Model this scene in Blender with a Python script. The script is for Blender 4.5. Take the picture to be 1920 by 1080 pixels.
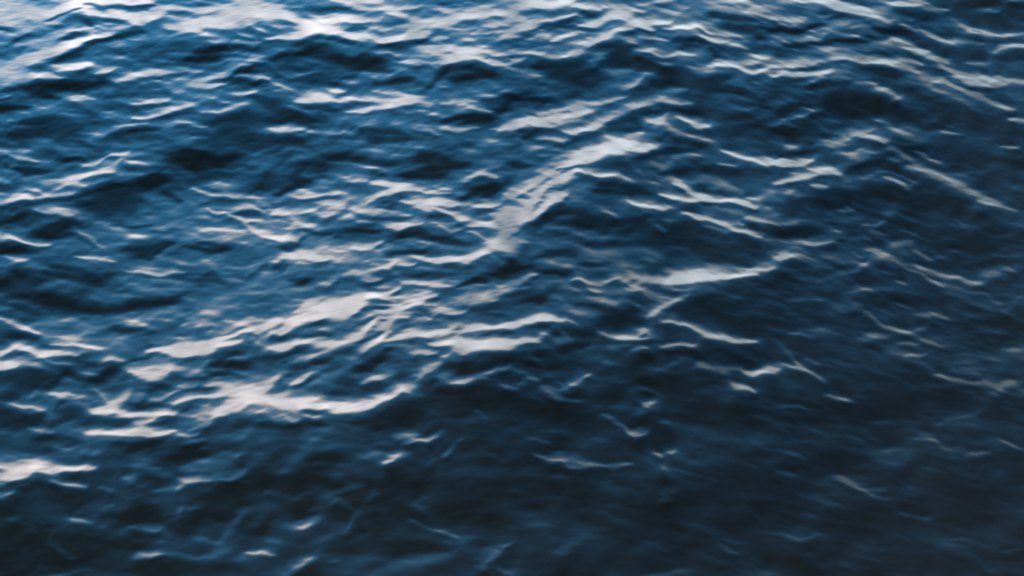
import bpy, math
import numpy as np

S = bpy.context.scene
for o in list(bpy.data.objects):
    bpy.data.objects.remove(o)

# ------------------------------------------------------------------ camera
CAM_H = 4.0                      # metres above the mean water level (rail of a small boat)
PITCH = math.radians(29.5)       # looking down
LENS, SENSOR = 52.0, 36.0
cd = bpy.data.cameras.new('camera')
cam = bpy.data.objects.new('camera', cd)
S.collection.objects.link(cam)
cam.location = (0, 0, CAM_H)
cam.rotation_euler = (math.pi / 2 - PITCH, 0, 0)
cd.lens, cd.sensor_width = LENS, SENSOR
cd.clip_start, cd.clip_end = 0.05, 5000
cd.dof.use_dof = True
cd.dof.focus_distance = 8.0
cd.dof.aperture_fstop = 4.5
S.camera = cam

# ------------------------------------------------------------------ sky, sun, exposure
SUN_EL, SUN_AZ = 3.0, -30.0      # low sun ahead and to the left (azimuth from +Y, + to the right)
NISHITA = 0.04
# radiance of the twilight sky behind a bright bank of cloud, by elevation in degrees
SKY = [(0, (8.2, 7.6, 7.6)), (9, (7.2, 6.7, 6.9)), (15, (5.2, 5.0, 5.3)), (18, (3.4, 3.6, 4.0)), (21, (1.0, 2.2, 3.6)), (25, (.16, 1.45, 3.0)),
       (32, (.03, .66, 1.5)), (41, (.012, .16, .34)), (54, (.006, .035, .05)), (90, (.003, .012, .015))]
# share of it by azimuth: centre, width for red, green, blue (the glow is warmest at its middle), share left elsewhere
AZ0, AZW, AZB = -25.0, (33.0, 37.0, 39.0), 0.035

W = bpy.data.worlds.new('World')
S.world = W
W.use_nodes = True
nt = W.node_tree
nt.nodes.clear()
N = nt.nodes.new
L = nt.links.new
def math_node(op, a, b=None, c=None):
    n = N('ShaderNodeMath'); n.operation = op
    for i, v in enumerate((a, b, c)):
        if v is None: continue
        if isinstance(v, (int, float)): n.inputs[i].default_value = v
        else: L(v, n.inputs[i])
    return n.outputs[0]
tc = N('ShaderNodeTexCoord')
sep = N('ShaderNodeSeparateXYZ'); L(tc.outputs['Generated'], sep.inputs[0])
sky = N('ShaderNodeTexSky'); sky.sky_type = 'NISHITA'; sky.sun_disc = False
sky.sun_elevation = math.radians(SUN_EL); sky.sun_rotation = math.radians(SUN_AZ); sky.ozone_density = 2.0
ramp = N('ShaderNodeValToRGB'); cr = ramp.color_ramp; cr.interpolation = 'LINEAR'
for i, (e, c) in enumerate(SKY):
    p = math.sin(math.radians(e))
    el = cr.elements[i] if i < 2 else cr.elements.new(p)
    el.position = p
for el, (e, c) in zip(cr.elements, SKY):
    el.color = (*[v / 10 for v in c], 1)
L(sep.outputs['Z'], ramp.inputs[0])
az = math_node('ARCTAN2', sep.outputs['X'], sep.outputs['Y'])
d = math_node('SUBTRACT', az, math.radians(AZ0))
d = math_node('WRAP', d, math.pi, -math.pi)
cmb = N('ShaderNodeCombineColor')
for i, wdt in enumerate(AZW):
    q = math_node('DIVIDE', d, math.radians(wdt))
    g = math_node('EXPONENT', math_node('MULTIPLY', math_node('MULTIPLY', q, q), -1.0))
    L(math_node('MULTIPLY_ADD', g, 1 - AZB, AZB), cmb.inputs[i])
mx = N('ShaderNodeMix'); mx.data_type = 'RGBA'; mx.blend_type = 'MULTIPLY'; mx.inputs[0].default_value = 1
L(ramp.outputs[0], mx.inputs[6]); L(cmb.outputs[0], mx.inputs[7])
bg1 = N('ShaderNodeBackground'); L(sky.outputs[0], bg1.inputs[0]); bg1.inputs[1].default_value = NISHITA
bg2 = N('ShaderNodeBackground'); L(mx.outputs[2], bg2.inputs[0]); bg2.inputs[1].default_value = 10
ad = N('ShaderNodeAddShader'); L(bg1.outputs[0], ad.inputs[0]); L(bg2.outputs[0], ad.inputs[1])
wo = N('ShaderNodeOutputWorld'); L(ad.outputs[0], wo.inputs[0])

sl = bpy.data.lights.new('sun', 'SUN'); sl.energy = 0.06; sl.angle = math.radians(12); sl.color = (1, .9, .8)
so = bpy.data.objects.new('sun', sl); S.collection.objects.link(so)
so.rotation_euler = (math.radians(90 - SUN_EL - 3), 0, math.radians(180 - SUN_AZ))

S.view_settings.view_transform = 'Standard'
S.view_settings.look = 'None'
S.view_settings.exposure = 0.0
S.view_settings.gamma = 1.0
S.view_settings.use_curve_mapping = False
S.render.engine = 'CYCLES'
S.cycles.max_bounces = 6

# ------------------------------------------------------------------ the observed wave pattern
# Every line below is one crest, trough or glint seen on the water:
# tone (0 dark face turned to the viewer ... 9 face leaning away, mirroring the low bright sky),
# followed by points x,y,half-width of its run.
OBSERVED = """#0,0
9 0,12,5 30,10,5 60,3,4 100,1,3 112,0,2
9 0,9,7 25,8,5
8 0,17,3 20,12,3 35,11,3 55,7,3 60,4,2
8 22,12,3 30,17,4 45,16,2.5 50,14,1.5
7.5 12,26,1.5 20,19,2.5 35,18,2.5
6.5 0,33,4 8,28,2
7 1,40,2 3,38,1.5
9 0,53,7 15,48,7 28,42,6 45,37,5 58,33,3 65,30,2 84,26,1
8 24,33,3 36,30,3 42,26,2.5 62,21.5,1.2
7.5 20,36,3 30,34,4
9 0,65,4 12,59,4 24,57,2
8.5 0,60,5 10,57,4
8.5 28,58,2 37,57,2.3 45,57,1.5
8 18,62,1.5 26,60,1.2
8 39,53,1.5 46,52,1.3
8.5 49,51,1.5 58,49.5,2 68,48,1
8.5 71,53,1.3 78,52,2 86,50,1
7 88,52,1.5 97,53,1
8 0,73,1.8 8,71.5,1
8.5 60,7,1 68,10,1.5 80,11,2 95,12,2.5 105,14,4 113,15,3 120,10,3
8 98,16,1.5 108,17,2
7.5 72,18,.8 80,20.5,1 90,20,1 97,18,.8
8.5 116,6,2.5 128,4,2 140,7,3 155,8,2.5 172,4,1.5
8 140,0,1 155,2,1 172,3,1
8 175,1,1.2 192,2,1.5
8.5 126,20,1.5 140,19,3 155,15,4 175,12,4 192,10,4
8.5 135,21,2 150,21,2
8.5 160,17,3 180,19,4 192,17,3
8 177,25,2 192,29,1.2
8.5 180,8,3 192,7,3
8 155,31,1 162,30.5,1.5 168,31,1
8.5 177,32,1 184,33.5,1.5 192,34,1.5
7.5 170,41,1.5 178,39,1.5 187,41,1
8 88,61,1.5 100,58,1.7 115,54,1.8 130,54,2 145,53,1.5 152,52.5,1
8 130,67,2.5 140,63,3 155,59,2 168,55,2 176,49,3 190,48,1
8.5 140,63,3 150,63,3 168,64,1.2
8 177,56,.8 186,58,1 192,59,1
8 177,71,1 184,69,1.3 190,67,1
8 56,73,.8 62,74.5,1.3 70,75.5,1
7.5 98,76,1 110,76,1.2 120,76,1.7 128,75,1
8.7 97,86,1.2 107,87,1.8 117,87,2 128,82,1.7 142,79,1.2
6 80,86,2 95,88,2
8 87,95,1 98,94,1.2 108,93,1
6.5 70,105,3 82,99,2.5 92,96,2
7.5 150,83,1 162,84,1.2 172,80,1.5 183,78,1
8 143,94,.8 148,95,1.2 153,95,.8
6.5 158,75,1 170,77,1
7 3,93,1.5 6,91,1.8 10,90,1
6 25,82,2 40,79,2
6 72,40,1 76,39,1.2
6 86,45,2 95,45,2
6 100,48,1 115,48,1
6 110,39,1 120,38,1 132,35,1
5.5 100,28,2 120,27,1.5 135,27,1.5
5 64,70,1.2 76,69,1.2
2 62,4,1 75,6,1.5 90,5.5,1.5 112,3,1.5
2 36,14,1.2 48,11,1 60,7,1.2
1.5 60,12,2 64,15,3 68,18,1
3 72,14,1.5 90,16,1.5
4 0,22,2 15,20,1.5
2 12,30,2 20,27,2
2 30,21,1.5 38,22,2
1.5 40,31,1.5 55,27,2 65,24,1.5
1.5 62,35,3 75,31,2.5 90,26,3 105,21,3
1.5 30,48,1.5 50,40,2.5 62,36,2.5
1 8,67,2 20,65,3 35,66,4 45,65,4 60,64,4 80,62,3
1 30,70,3 45,72,1.5
1 150,38,3 165,37,4 160,43,4 140,45,2
2 84,77,1.5 100,80,1.5 115,78,1
1.5 20,92,3 45,92,6 60,96,4 35,100,5 15,101,5
1.5 115,90,1.5 128,87,1.5 140,84,1
1.5 150,95,2 165,90,5 185,90,8 175,100,8 190,104,6
2 95,100,1.5 115,97,2
1.5 182,53,2 192,55,2
2 0,82,3 20,79,1.5
#0,1
9 0,11,4 12,12,4 25,12,3.5 35,16,4 50,16,2.5 65,15,2.5 85,15,2 90,13,1.5
9 7,29,1 20,28,1.5 35,25,2.5 50,22,3 62,23,3 75,27,2.5 90,28,2.5 105,29,3 115,27,2.5 127,26,2
8.5 30,21,1.5 45,19,3 60,20,3
9 115,23,2.5 125,18,4 140,16,4 155,12,3 170,11,2 192,10,3
8.5 118,15,1.5 125,18,3
8 145,9,2 165,6,2 175,5,1.5
8.7 72,6,1.2 85,5.5,1.5 100,6,1.8 121,5.5,1.3
8.5 97,8,1.5 105,9,3 113,12,2
8 88,19,.8 95,21,1.3 101,21,1
7 85,11,1 95,14,1 101,16,.8
8 58,1,.6 65,1.5,1.2 71,2,.8
7.5 0,1,1.5 4,2,1
7 36,0,.8 52,0,.8
8 0,21,1.5 5,23,1.5 8,25,1
7.5 14,20,1.5 20,21,2
7 8,17,1 12,17,1
7.5 0,34,1.5 3,33,1
7.5 106,19,1.2 112,20,1.2
8.3 133,30,1 138,29.5,1.6 143,29.5,1
8.5 107,47,.8 118,47,1.5 135,48,1.7 150,46,2 163,43,2 175,46,1.8 192,48,1.5
8.5 140,36,2 155,37,3 170,38,2.5 192,40,1.7
8 132,49,2 137,51,1.5
7 150,32,1.5 158,34,1.5
7.5 134,40,2 142,38,2
8 164,24,1 172,24,1.2 178,23,.8
8 168,18,1 180,18,1.5 192,17,1.5
7.5 175,32,1 183,29,1.3 192,26,1
8.3 181,23,.8 192,23,1
7.8 92,39,1 99,38,1.3 108,41,1.3 118,43,1.2 130,44,1
7.5 145,21,.8 155,22,.9
6.5 105,53,1 113,52.5,1
6 130,56,2 135,53,1.5 126,60,2
7.3 16,54,.8 24,55.5,1.2 34,56,1.2 42,53,1 48,51.5,.7
8.3 0,59,1.7 6,58,2.2 12,59,1.2
7 12,62,1 20,65,1
6.5 25,67,1 35,69,1.5 45,68,1.5
7.8 31,76,1 38,75,1.5 46,73,2.5 56,74,1.7 63,76,1
8 52,68,.8 60,68,1.2 67,69,.8
8 65,75,1.2 80,75,1.3 95,77,1.5 110,78,1.6 118,77,1.5 129,79,.9
8.3 70,85,1 80,84.5,1.5 88,81,1.5 100,79,1.7 115,78,1.2
7.8 88,68,.7 100,69,1.3 108,71,1.2 116,72,.8
7.8 137,77,1.2 148,75.5,1.6 158,76,1.3 165,77,1
6.5 160,74,1 172,72,1.8 180,72,1
8 160,81,.8 168,83,1.2 175,84,.8
6.5 168,68,.8 178,65,1 184,63,1
6.5 124,84,1 132,85,1
7.8 38,98,.8 50,98,1.6 58,99,1.5 63,99,1
6.7 64,97,1 72,94.5,1 80,92,.8
7 13,99,1 20,99,1.3 27,97,1.5 34,96,1
7.5 117,97,1 124,97.5,1.5 130,98.5,1.5 138,101,.7
8 138,97,1 150,97,1.5 165,97.5,1.2
8.3 181,97,1.2 187,95,2 192,92,2
6.5 178,101,1 184,99,1
6.8 58,105,.7 70,105,1
5.5 60,37,2 75,39,1.5
5.5 80,57,1.5 92,56,1 70,61,1.5 82,62,1
5 85,86,6 100,87,4
5.5 20,79,1.5 38,84,1.5 55,90,1.5
6 110,63,2 140,64,2
1 30,32,2 45,28,2.5 60,28,2.5 72,32,2
1 35,40,3 50,38,5 40,35,4 60,45,4 75,48,4 90,46,4
1.5 22,40,2 15,43,1.5
1.5 80,43,3 95,46,3 100,51,2 75,52,3
1 128,64,1.5 135,57,2 145,51,2.5 155,49,2 165,50,3 175,54,3 150,58,3
1.5 90,62,2 105,59,3 115,58,2
2 95,32,1 110,33,1.5 125,30,1.2
2 70,21,1.5 80,21,1.5
3 102,16,1.5 110,16,1
2 170,43,.8 192,43,1
2 0,55,1 8,54,1
1.5 0,73,3 10,78,5 20,84,5 35,88,4 10,90,5
1.5 38,80,1.5 50,79,2 60,83,2
1.5 140,90,2 155,86,2 175,88,3 160,90,4 185,82,2 190,72,3
2 80,98,2 100,97,3 110,103,3 90,104,3
2 10,105,3 35,104,3
2.5 30,7,2 50,8,3 70,8,2
3 100,2,2 140,3,2
#0,2
9 0,5,4 12,3,4 30,3,4 45,1,2
8.5 0,22,3 12,20,3 20,16,2.5 35,14,1.8 48,11.5,1
8.5 0,14,3 12,14,2
8.3 45,5,2 60,5,2 68,7,1.5
9 50,20,1.2 62,19,2.5 72,15,3 80,12,4 90,12,3
8.5 72,4,2 85,5,3 95,8,2 100,10,2
8.3 96,3,1.5 108,3,1.5 120,1,1
9 80,11,3 88,17,3 98,20,2.5 105,22,1.2
8.5 88,18,2 105,16,1.8 116,16,1.2
8.5 56,34,2 62,31,2.5 70,27,2 80,23,1.7 90,22,1.2
7.5 70,22,1.5 80,20,1.5
8 13,28,1 20,27,1.5 27,26.5,1
8.2 31,29,1 40,28,1.7 50,25,1.3 55,25,1
8.7 0,40,2.5 12,39.5,2 22,40,1.5
8 0,47,2.5 8,46,2
7 22,41,2 35,43,2 45,39,1.5 50,41,2
8.2 112,20,.8 125,21,1 135,19.5,1.5 140,20,1.2 148,26,.8
8 142,28,.8 150,31,1 160,31,.8
7.3 160,32,.8 168,34,.9 175,36,.6
8.2 97,28,1 105,29.5,1.3 115,32,.8
8.2 88,30,1.2 94,31,1.3
7.8 98,38,.9 107,40.5,1.4 118,42,1.2 126,40,1 138,41.5,.7
7 93,37,1.5 95,40,1
7.8 111,46,.8 120,48,1
7.3 134,50,.8 140,52,1 150,53,.8
8.2 150,49,1.2 162,49,1.3 172,52,1.4 182,54,1.4 192,53,1.5
7.5 151,45.5,.8 160,47,.8
8.2 173,48,1 182,48,1.2
8.2 183,42,1.2 192,41.5,1.3
7.5 124,7,.8 130,8.5,.9
7.8 176,9,.9 184,10,1.3 192,12,1
8.2 180,7,1 187,8,1
6.5 155,2,1 165,3,1
7.5 186,31,.8 192,33,1
7.5 182,62,.8 188,63,.8
6.5 176,65,.8 186,66,.7
6.7 66,42,2.2 64,47,1.8 61,52,1
7.7 85,65,1.7 90,62,1.4 99,59,.9
6 88,60,2 100,56,2 105,55,1
6.5 85,70,2 84,66,1.5
8 20,85,2 38,82,2 52,79,2.5 68,75,2 78,72,1.5 86,71,1.2
8.7 0,94,3 15,90,3 30,88,3 45,86,3 60,82,2
8.5 15,93,2 30,94,2
7.5 30,94,1.5 50,89,1.5
8.2 40,97,1.5 47,98,2.5 60,96,2.5 66,93,2
7.5 66,90,3 75,85,3 85,82,3 90,80,2
7.5 88,82,1.3 100,78,2 110,75,2 120,75,1.8 128,77.5,1.2 136,78.5,.7
6.5 105,80,2 109,82,1.5
6.5 88,76,2 86,80,2
6.5 118,69,1.5 124,68.5,1.3 130,68,1
8 104,92,1.2 110,93,2 116,90,1.7 118,87,1
7 110,97,1.5 113,94,1.5
7.8 126,89,1 134,92,1.7 142,94,1.5 150,95,.9
6.3 120,97,1 135,101,1 150,106,1
6 155,82,1 170,83,1.3 180,81,1
7.8 20,104,1 30,104,2 40,106,2
8.3 70,103,1.5 80,106,2 90,107,2
7.5 85,103,1 95,101,1
6 100,104,2 110,100,2
5 75,55,3 90,54,2 72,66,3 60,70,3
4.5 0,55,3 15,58,3 10,68,2 30,69,2
5 140,70,1 160,72,1
5.5 140,40,4 150,35,1 160,40,1 165,44,1
1 55,9,2 65,11,2 60,13,2
2 20,22,1.5 35,19,2 45,16,1.5
2.5 30,22,2 45,21,1.5
1 82,26,1 92,25.5,1
.5 68,35,2 80,32,3 85,37,4 90,33,2
.5 75,43,5 88,46,4 75,52,4 90,52,4
2 20,49,2 45,47,2.5 55,47,2 35,55,5 50,58,4
1 150,12,3 165,13,2.5 180,15,2
1.5 160,20,4 180,22,3 185,28,2
.5 95,44,2 110,52,4 130,56,5 110,62,5 140,62,5 160,58,3 145,66,3 170,68,3
.5 125,30,3 140,30,2 155,38,2 132,35,3 150,43,3
1 93,64,1 100,66,1.5
1.5 90,75,2 95,76,1.5
1 95,83,1 100,87,2 103,84,1
1.2 125,82,3 140,86,3 160,88,4 175,86,3
1.5 88,97,2 98,97,2.5 95,92,2
.7 112,104,2 120,100,1.5 125,107,3
1.2 155,98,4 175,95,4 160,103,3
2 5,74,2 25,75,2 20,80,2
1.5 5,97,1.3 20,97,1.3 10,103,2
2 52,99,1.2 65,99,1
#0,3
8.6 24,0,1 38,1,2 50,4,2 65,8,2 78,10,2.2 90,12,2.2 100,14,1.5 111,17,1
8.2 53,17,1.2 63,15.5,2 73,16,1.5
8.2 72,15,1 80,13.5,1.5 88,14,1.5
7.5 80,17,1 90,18,1
7 72,20,.8 77,21,.7
7 52,19,1.2 62,21,1 70,21,1
8 40,24,1 46,23,1.5 51,26,1.3
8 24,29,1.3 33,29.5,2 42,29,1.5 44,26,1
7.3 51,25,.8 60,27,.8 67,28,.7
8.3 0,12,1.5 10,13,1.7 17,15,1.5 26,16,1.3
7.8 8,17,1 15,18,1 22,17,1
8.5 92,2,1 105,3,1.8 117,4,1.8
8 118,6,1 126,8,.8 134,8.5,.7
7.5 82,6,1 92,6.5,1
8.2 85,34,1.5 95,32,2 103,34,2 111,36,1.3 120,38,.8
8 93,36,1.2 105,37,1.5 115,40,1.3 125,43,1 135,47,.8
7.3 70,36,1.2 80,35,1.2
7.5 20,37,.8 35,38,1.2 50,38,1.2 62,38,1.2 72,38.5,1
8.6 2,51,1.3 14,48,3 28,45.5,3.5 40,44,2.3 55,44.5,1.7 70,46,1.7 85,45.5,1.5 98,46,1.3
8.2 75,43,1 85,44,1
7.8 95,45,1.5 105,48,1.3 113,48,.8
7.3 92,47,1 104,51,1 110,54,.8
8.5 6,57,1.3 15,56,1.8 28,56,1.5 40,55,1.3 46,53,1.2
7 24,63,1 33,60,1 42,57,1
6.8 54,53,1 60,54,1 57,50,.7 62,51,.7
6.3 45,57,.8 60,59,.8 76,58,.7
5 80,58,.8 100,58,.8
7 0,44,1.3 8,45,1.2 13,47,1
7.2 62,63,.6 72,63.5,.7 80,65,.7
7.5 80,68.5,.9 85,68.5,1.1 89,68.5,.7
6 76,69,1.3 95,70,1 98,73,1.5
8 116,24,.8 122,26,1 130,30,.9 137,32,.7
7 100,19,.8 106,22,.9 112,25,.8
6.5 142,21,.7 152,22,.9
7.8 154,23,.8 163,25.5,1.3 172,27,1
6.7 138,29,.8 148,31,.9 160,33.5,.6
6.7 176,27,.8 192,25,.9
7.2 176,35,.8 183,35.5,1 190,34.5,.7
6.5 171,40,1 178,38,1.2
6.7 150,49,.9 158,48,1 165,49.5,.7
7.2 130,50,.8 137,54,.9 144,57,1
8 143,58.5,1.2 152,58.5,1.8 162,58,1.2
8.3 150,61,1.3 160,62,1.4 170,63,1.5 176,64.5,.9
7.4 171,60,.8 180,62,.9 192,61.5,.9
7 126,61,1.3 133,61,1 138,65,.8
7.6 137,66,.8 148,70,1.1 158,73,1.1 165,75.5,.7
7 165,77,.6 173,80,.8 184,83.5,.8
6 172,69,.6 188,72,.8
7.6 179,90,.7 187,92,.8 192,93,.7
6.5 183,0,.8 192,2,.9
7.6 180,2,.7 188,1.8,.9
5 160,8,2 172,6,1.5 168,10,1
6 30,69,2 33,76,2 33,83,2
8 11,90,1 18,89,1.2 25,88,2.3 31,85,1.3
6.3 0,93,2 12,92,1.5 24,94,1
5.5 15,75,2.5 5,77,2
8.2 50,106,2 58,102,2.3 68,99,2.3 78,97,1.5
8 70,100,2 80,103,2.5 88,107,1.5
8 35,107,.9 50,107,1.2
6.8 82,90,.8 90,94,1.1 98,99,1.2 105,105,.9
6 38,94,.8 45,99,.7
5.3 120,87,.7 128,91,.9 135,93,.7
4 114,82,1.3 125,80,1
4.5 130,98,1 145,100,1.3
3.5 115,27,3 135,37,5 150,41,4 160,46,3 120,35,2 165,55,2
4 110,57,3 125,65,2 140,73,2 155,80,2
5.5 0,32,1.5 4,33,1
5 50,90,2 60,92,2
5.5 105,97,3 112,104,3
.6 140,10,6 155,16,4 175,18,3 165,3,4 145,3,3
.6 170,42,2 180,39,3 190,40,4 180,45,3
1 5,22,2.5 20,22,2.5 38,20,2 15,34,1.5 30,33,1.5 50,32,1.5 65,31,1.5
1 42,8,2.5 55,10,2 45,14,1
1 85,22,2.5 98,24,2.5 110,29,1.5 90,28,2
1 85,39,1.5 95,41,1.3
.5 70,50,1.3 85,51,2 98,56,3 85,55,1.5
.5 40,62,4 55,62,2.5 60,72,5 45,75,6 75,75,6 90,80,6 60,83,5 105,66,3 40,86,2
.5 100,86,4 120,97,2 140,85,4 160,93,6 175,85,2 175,100,6 125,75,3 130,82,3
1 145,65,1.3 160,68,1.5 175,67,1.5 180,76,2
1 25,52,.8 38,50,.8
2 10,62,1.3 22,59,1
2 5,84,1.5 20,82,1.5
1 65,107,1.2 75,104,1
#1,0
7.8 8,9,1 16,9,1.8 22,11,1.5 29,12,.8
7 33,11,.8 38,12,.8
6.5 0,8,2 8,8,1.5
8.3 64,16.5,1.2 72,14.5,1.7 78,11,1.2 83,8,1.2
8.2 83,7.5,1.2 92,7.5,2 96,6,1.5
7 96,8,1.2 108,7,1.3
7.5 86,19,1.3 91,14,1.3 95,11,1.2
7 96,13,1 105,13,1 114,16,.8
6.3 120,15,.8 130,15,.8
8.6 45,34,1 50,30,2 56,27,2.8 65,24,2 75,22,1.7 87,20,1.7
8 50,31,1.5 66,30,.9
6.3 68,29,1 80,28,1 95,25,1.5 108,20,1.2
8.5 0,44,2.7 10,42,2.3 20,40,2 25,41,1
8 8,41,1.2 14,36,1.3 20,33,1.2 30,34,1.2 36,37,1.2
8.3 30,40,1 38,38,2.2 48,38,2.3 54,37.5,1.8
7.5 40,36,1.2 46,32,1.2
8 0,25,1.5 4,28,2.3 9,28.5,1
6.5 12,24,1.3 14,22,1
6.3 22,28,.8 38,29,.9 48,28,.8
6.5 45,19,1.3 52,17,1.3
6.5 2,55,1.3 7,51,1.2
8 28,49.5,1 35,51,1.6 42,50.5,2.3 50,52.5,2 55,54,1.3
6 57,52,2 62,56,1.5
8.6 0,65,3 2,70,2.5 8,68,3 14,71,2.3 20,74,1.8 28,77,1.8 38,76.5,1.2
7.8 6,85,.8 12,87.5,1.2 19,88,1.2
6.5 0,99,1.3 4,94,1.3 10,90,1.3
6.7 73,60.5,1 82,60.5,.8
6.5 60,66,.8 68,69,1 74,72,.8
6.7 74,76.5,1 80,77,.8
7.5 57,84,.8 68,86,1.2 78,86,1.2 86,88,.9
8 95,97,1.2 108,96.5,1.7 120,98,1.5 130,96,2 137,97,1
6 92,95,1.5 140,98,1
6.3 120,65,2 128,63,1.5
7.3 117,64.5,1.2 122,65,1.5
6 130,61,2 145,64,2 155,66,3 165,70,2 140,71,1.5
6.8 138,70.5,1 148,70,.8
6.3 135,90,1.2 150,91,1 162,91,1
7.8 145,33,.9 153,36,1.2 162,39,1.3 168,39.5,.8
7.3 160,32,1.5 168,34,1.7 172,38,1.7 185,41,1.2 192,41,1.2
6.5 120,46,1 116,45,.9 122,46.5,.7
7.8 154,49,1 164,52,1.7 172,51,1.5 182,47.5,2.2 192,49,2.5
8.2 172,53,1 180,58,1.2 188,64,1.2 192,67,1.2
5 135,50,3 150,54,3 130,56,2 110,54,2
6.5 188,95,2 184,98,1.5 192,90,3
5.5 170,98,3 180,102,3 120,85,1.5
5.5 65,76,1.2 40,83,1.2 25,84,1
5.5 135,29,1.5 140,33,1
4.5 85,64,3 100,68,3 85,74,2 110,66,2
1.5 15,17,2 22,20,3 35,21,2.5 5,17,1.5 50,12,2 60,10,1.5 75,17,1
1 55,41,2 65,36,3 80,34,4 100,30,3 120,28,4 80,42,6 100,40,5 75,48,5 95,48,5 60,46,3
1 140,8,6 155,12,6 165,15,4 145,17,4 175,8,3
2 95,17,1 102,17.5,1.2
1 5,75,2.5 15,78,2 5,80,2.5 25,82,1.2
1 15,98,6 25,103,5 5,104,4 45,92,3 60,95,3 70,103,4 35,97,3 80,100,3
1 30,66,3.5 42,62,3.5 55,60,3 40,69,3 55,68,1.5 22,68,1.2
1.5 60,71,1.5 68,74,1.2
1.3 105,80,4 120,76,2.5 130,74,1.5 112,85,2 95,78,1.5
1.7 150,76,2 170,77,2 155,82,2.5 140,78,1
2 10,58,2 20,52,2 18,60,2
2 175,53,.8 185,54,.8
2 85,61,1 100,62,1 115,60,1 125,37,2 135,42,1.5
2 152,98,1.5 160,95,1.5 165,103,1.5
#1,1
7.9 28,39,1 38,40,1.8 50,39,1.5 60,37,1.3 68,37.5,.9
6.8 66,38,1.5 72,42,1.5 80,44,1.5 84,43,1
7.8 69,27.5,1.2 76,27.5,1.5 82,28,1
8.4 88,29,.9 97,29.5,1.7 105,31,2.2 115,34,2.2 125,36,1.5 143,36,1.2
8.2 84,42,1.7 90,38,2.3 100,36,2 108,34,2
8.7 112,44,1 120,44,3.5 128,46,4.5 135,44,3 148,45,1.2
8.3 120,48,2 130,50,2
7.8 135,49,1 145,52,1.3 152,55,1.8 158,55,1
8.2 155,28,1.2 163,25,1.8 170,22.5,1.7 180,23,.9
8.2 0,49,1.2 4,52,1
7.9 10,51,1.2 20,52.5,2 32,52.5,1.8 45,50.5,1
7.2 28,57,3 32,61,1.3 22,64,1.7 42,61,1
7 50,55,3 60,50,3 66,43,2.5
6.5 42,63,1 65,63,1
8.3 73,49,1.2 80,51,2 88,52.5,2 97,51,1.5
7 98,52,2 108,52,2.3 112,53,1.5
7.9 60,57,.8 68,57,1.3 75,56,1.3
8.2 76,59,1 81,59,1.5 86,59,1
8.4 95,62,1.5 105,63,2.3 113,61,1.8 122,60.5,1
8 0,65,1.3 6,67,1.5
8.5 0,66,1.2 8,69,1.5 18,71,1.8 25,70,2 31,71,1.3
7 41,76,1 52,78,1.3 65,77,1.6 72,77,1.2
7.9 72,77,1.3 80,77.5,2 88,76,2 94,74.5,1
7.2 98,79,1 105,79,1
8.1 25,85,1 35,84.5,1.8 45,86,1.8 51,86.5,.9
7.3 117,75,.8 125,76,1.2 135,74,.7
7.4 140,62,.8 148,66,1.6 155,63,1
7.9 160,66,.8 168,70,1.2 175,72,1
7.7 159,61,.9 170,61,1.6 180,61,1.3
9 192,36,3 186,37,1
9 192,50,4 185,54,5 186,62,5 192,58,7
9 182,68,4 190,66,4 176,74,4 186,76,4 192,74,5
8.8 165,82,3.5 175,79,3.5 158,87,3 150,87,3
8.6 120,85,1.2 130,87,2.3 145,88,2 158,87,2.5
7.5 178,84,3 183,90,1.5
8 184,83,1.2 192,83,1.5
7.5 165,48,2 175,45,2 185,42,2
6.7 158,44,1.3 164,44,1
8.1 64,98,1.5 72,96,2.3 85,94.5,2 97,92,2 105,89,1.7 115,91,1.3 122,91,.9
7.5 75,98,1.2 85,98,1
6.8 60,99,1.5 55,102,2.5 50,107,2.5
7.9 80,100,1.2 86,101.5,2 92,102,1.3
8.2 108,102.5,1.2 118,102,1.5 126,104,1.7 135,106,1.3 145,107,1
7.8 88,107.5,1 105,106.5,1
8 182,107.5,1 192,105,2
6.3 126,92,1.2 140,93,1
6.2 100,91,1 80,88,1.5 60,83,3 45,80,1.5
6.3 0,40,2.5 3,44,2
5.7 0,80,4 12,83,3 5,95,4 0,105,4 25,99,3 40,98,2
5.7 20,5,1.5 25,4,1
6 140,5,1 145,6,1 155,7,1 168,8,.9
6.3 173,13,1.5 178,14,1
4.5 100,6,2 115,7,2 82,17,2 90,20,2
6 50,30,2 22,37,1.5 45,33,1.5
5.5 150,98,1 168,99,1 145,81,.8
1.3 55,10,3 70,7,3 85,12,3 100,14,3 50,16,3 120,12,4 140,12,4 155,15,3 130,18,3 110,23,2.5 140,22,2.5 95,25,1.5
1.3 35,17,3 30,26,3 40,28,2 20,33,2 15,37,2 50,20,2 8,25,2 5,33,2
1.3 10,22,2.5
1.3 155,40,2 165,34,2.5 175,31,2.5 185,30,2.5 172,38,2.5
1.8 35,42,1 50,42,1.3 60,41,1
1.8 0,54,.8 8,56,.8
1.8 125,53,1.5 138,54,2 130,56,1.3
1.6 36,65,1.5 50,66,1.7 75,65,2 90,67,1.5 60,69,1.5
1.3 108,68,2 125,65,2 130,70,2.5 145,72,2.3 160,74,2 172,75,1.5
1.5 22,77,2.5 28,74,2 35,71,1
1.2 100,84,1.5 115,81,2 125,80,1.5 100,82,2
1.3 15,93,2.5 18,88,2 22,97,2 35,103,2.5
1.3 187,88,2 190,94,3 180,97,1
1.3 155,105,2 170,103,2 150,107,1
2 97,44,1.5 108,42,1.5 103,48,1 92,47,1
2 130,97,1.5 110,97,1 150,60,1.5
#1,2
9 0,37,3.5 12,32,3.5 22,25,3.5 35,20,3.5 45,14,3.7 58,10,3.7 70,6,3.7 82,4,4
8.3 55,3,2 70,1,1.5 85,1,1.5
8 85,2,2.5 95,3,2 107,1,1.5
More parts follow.
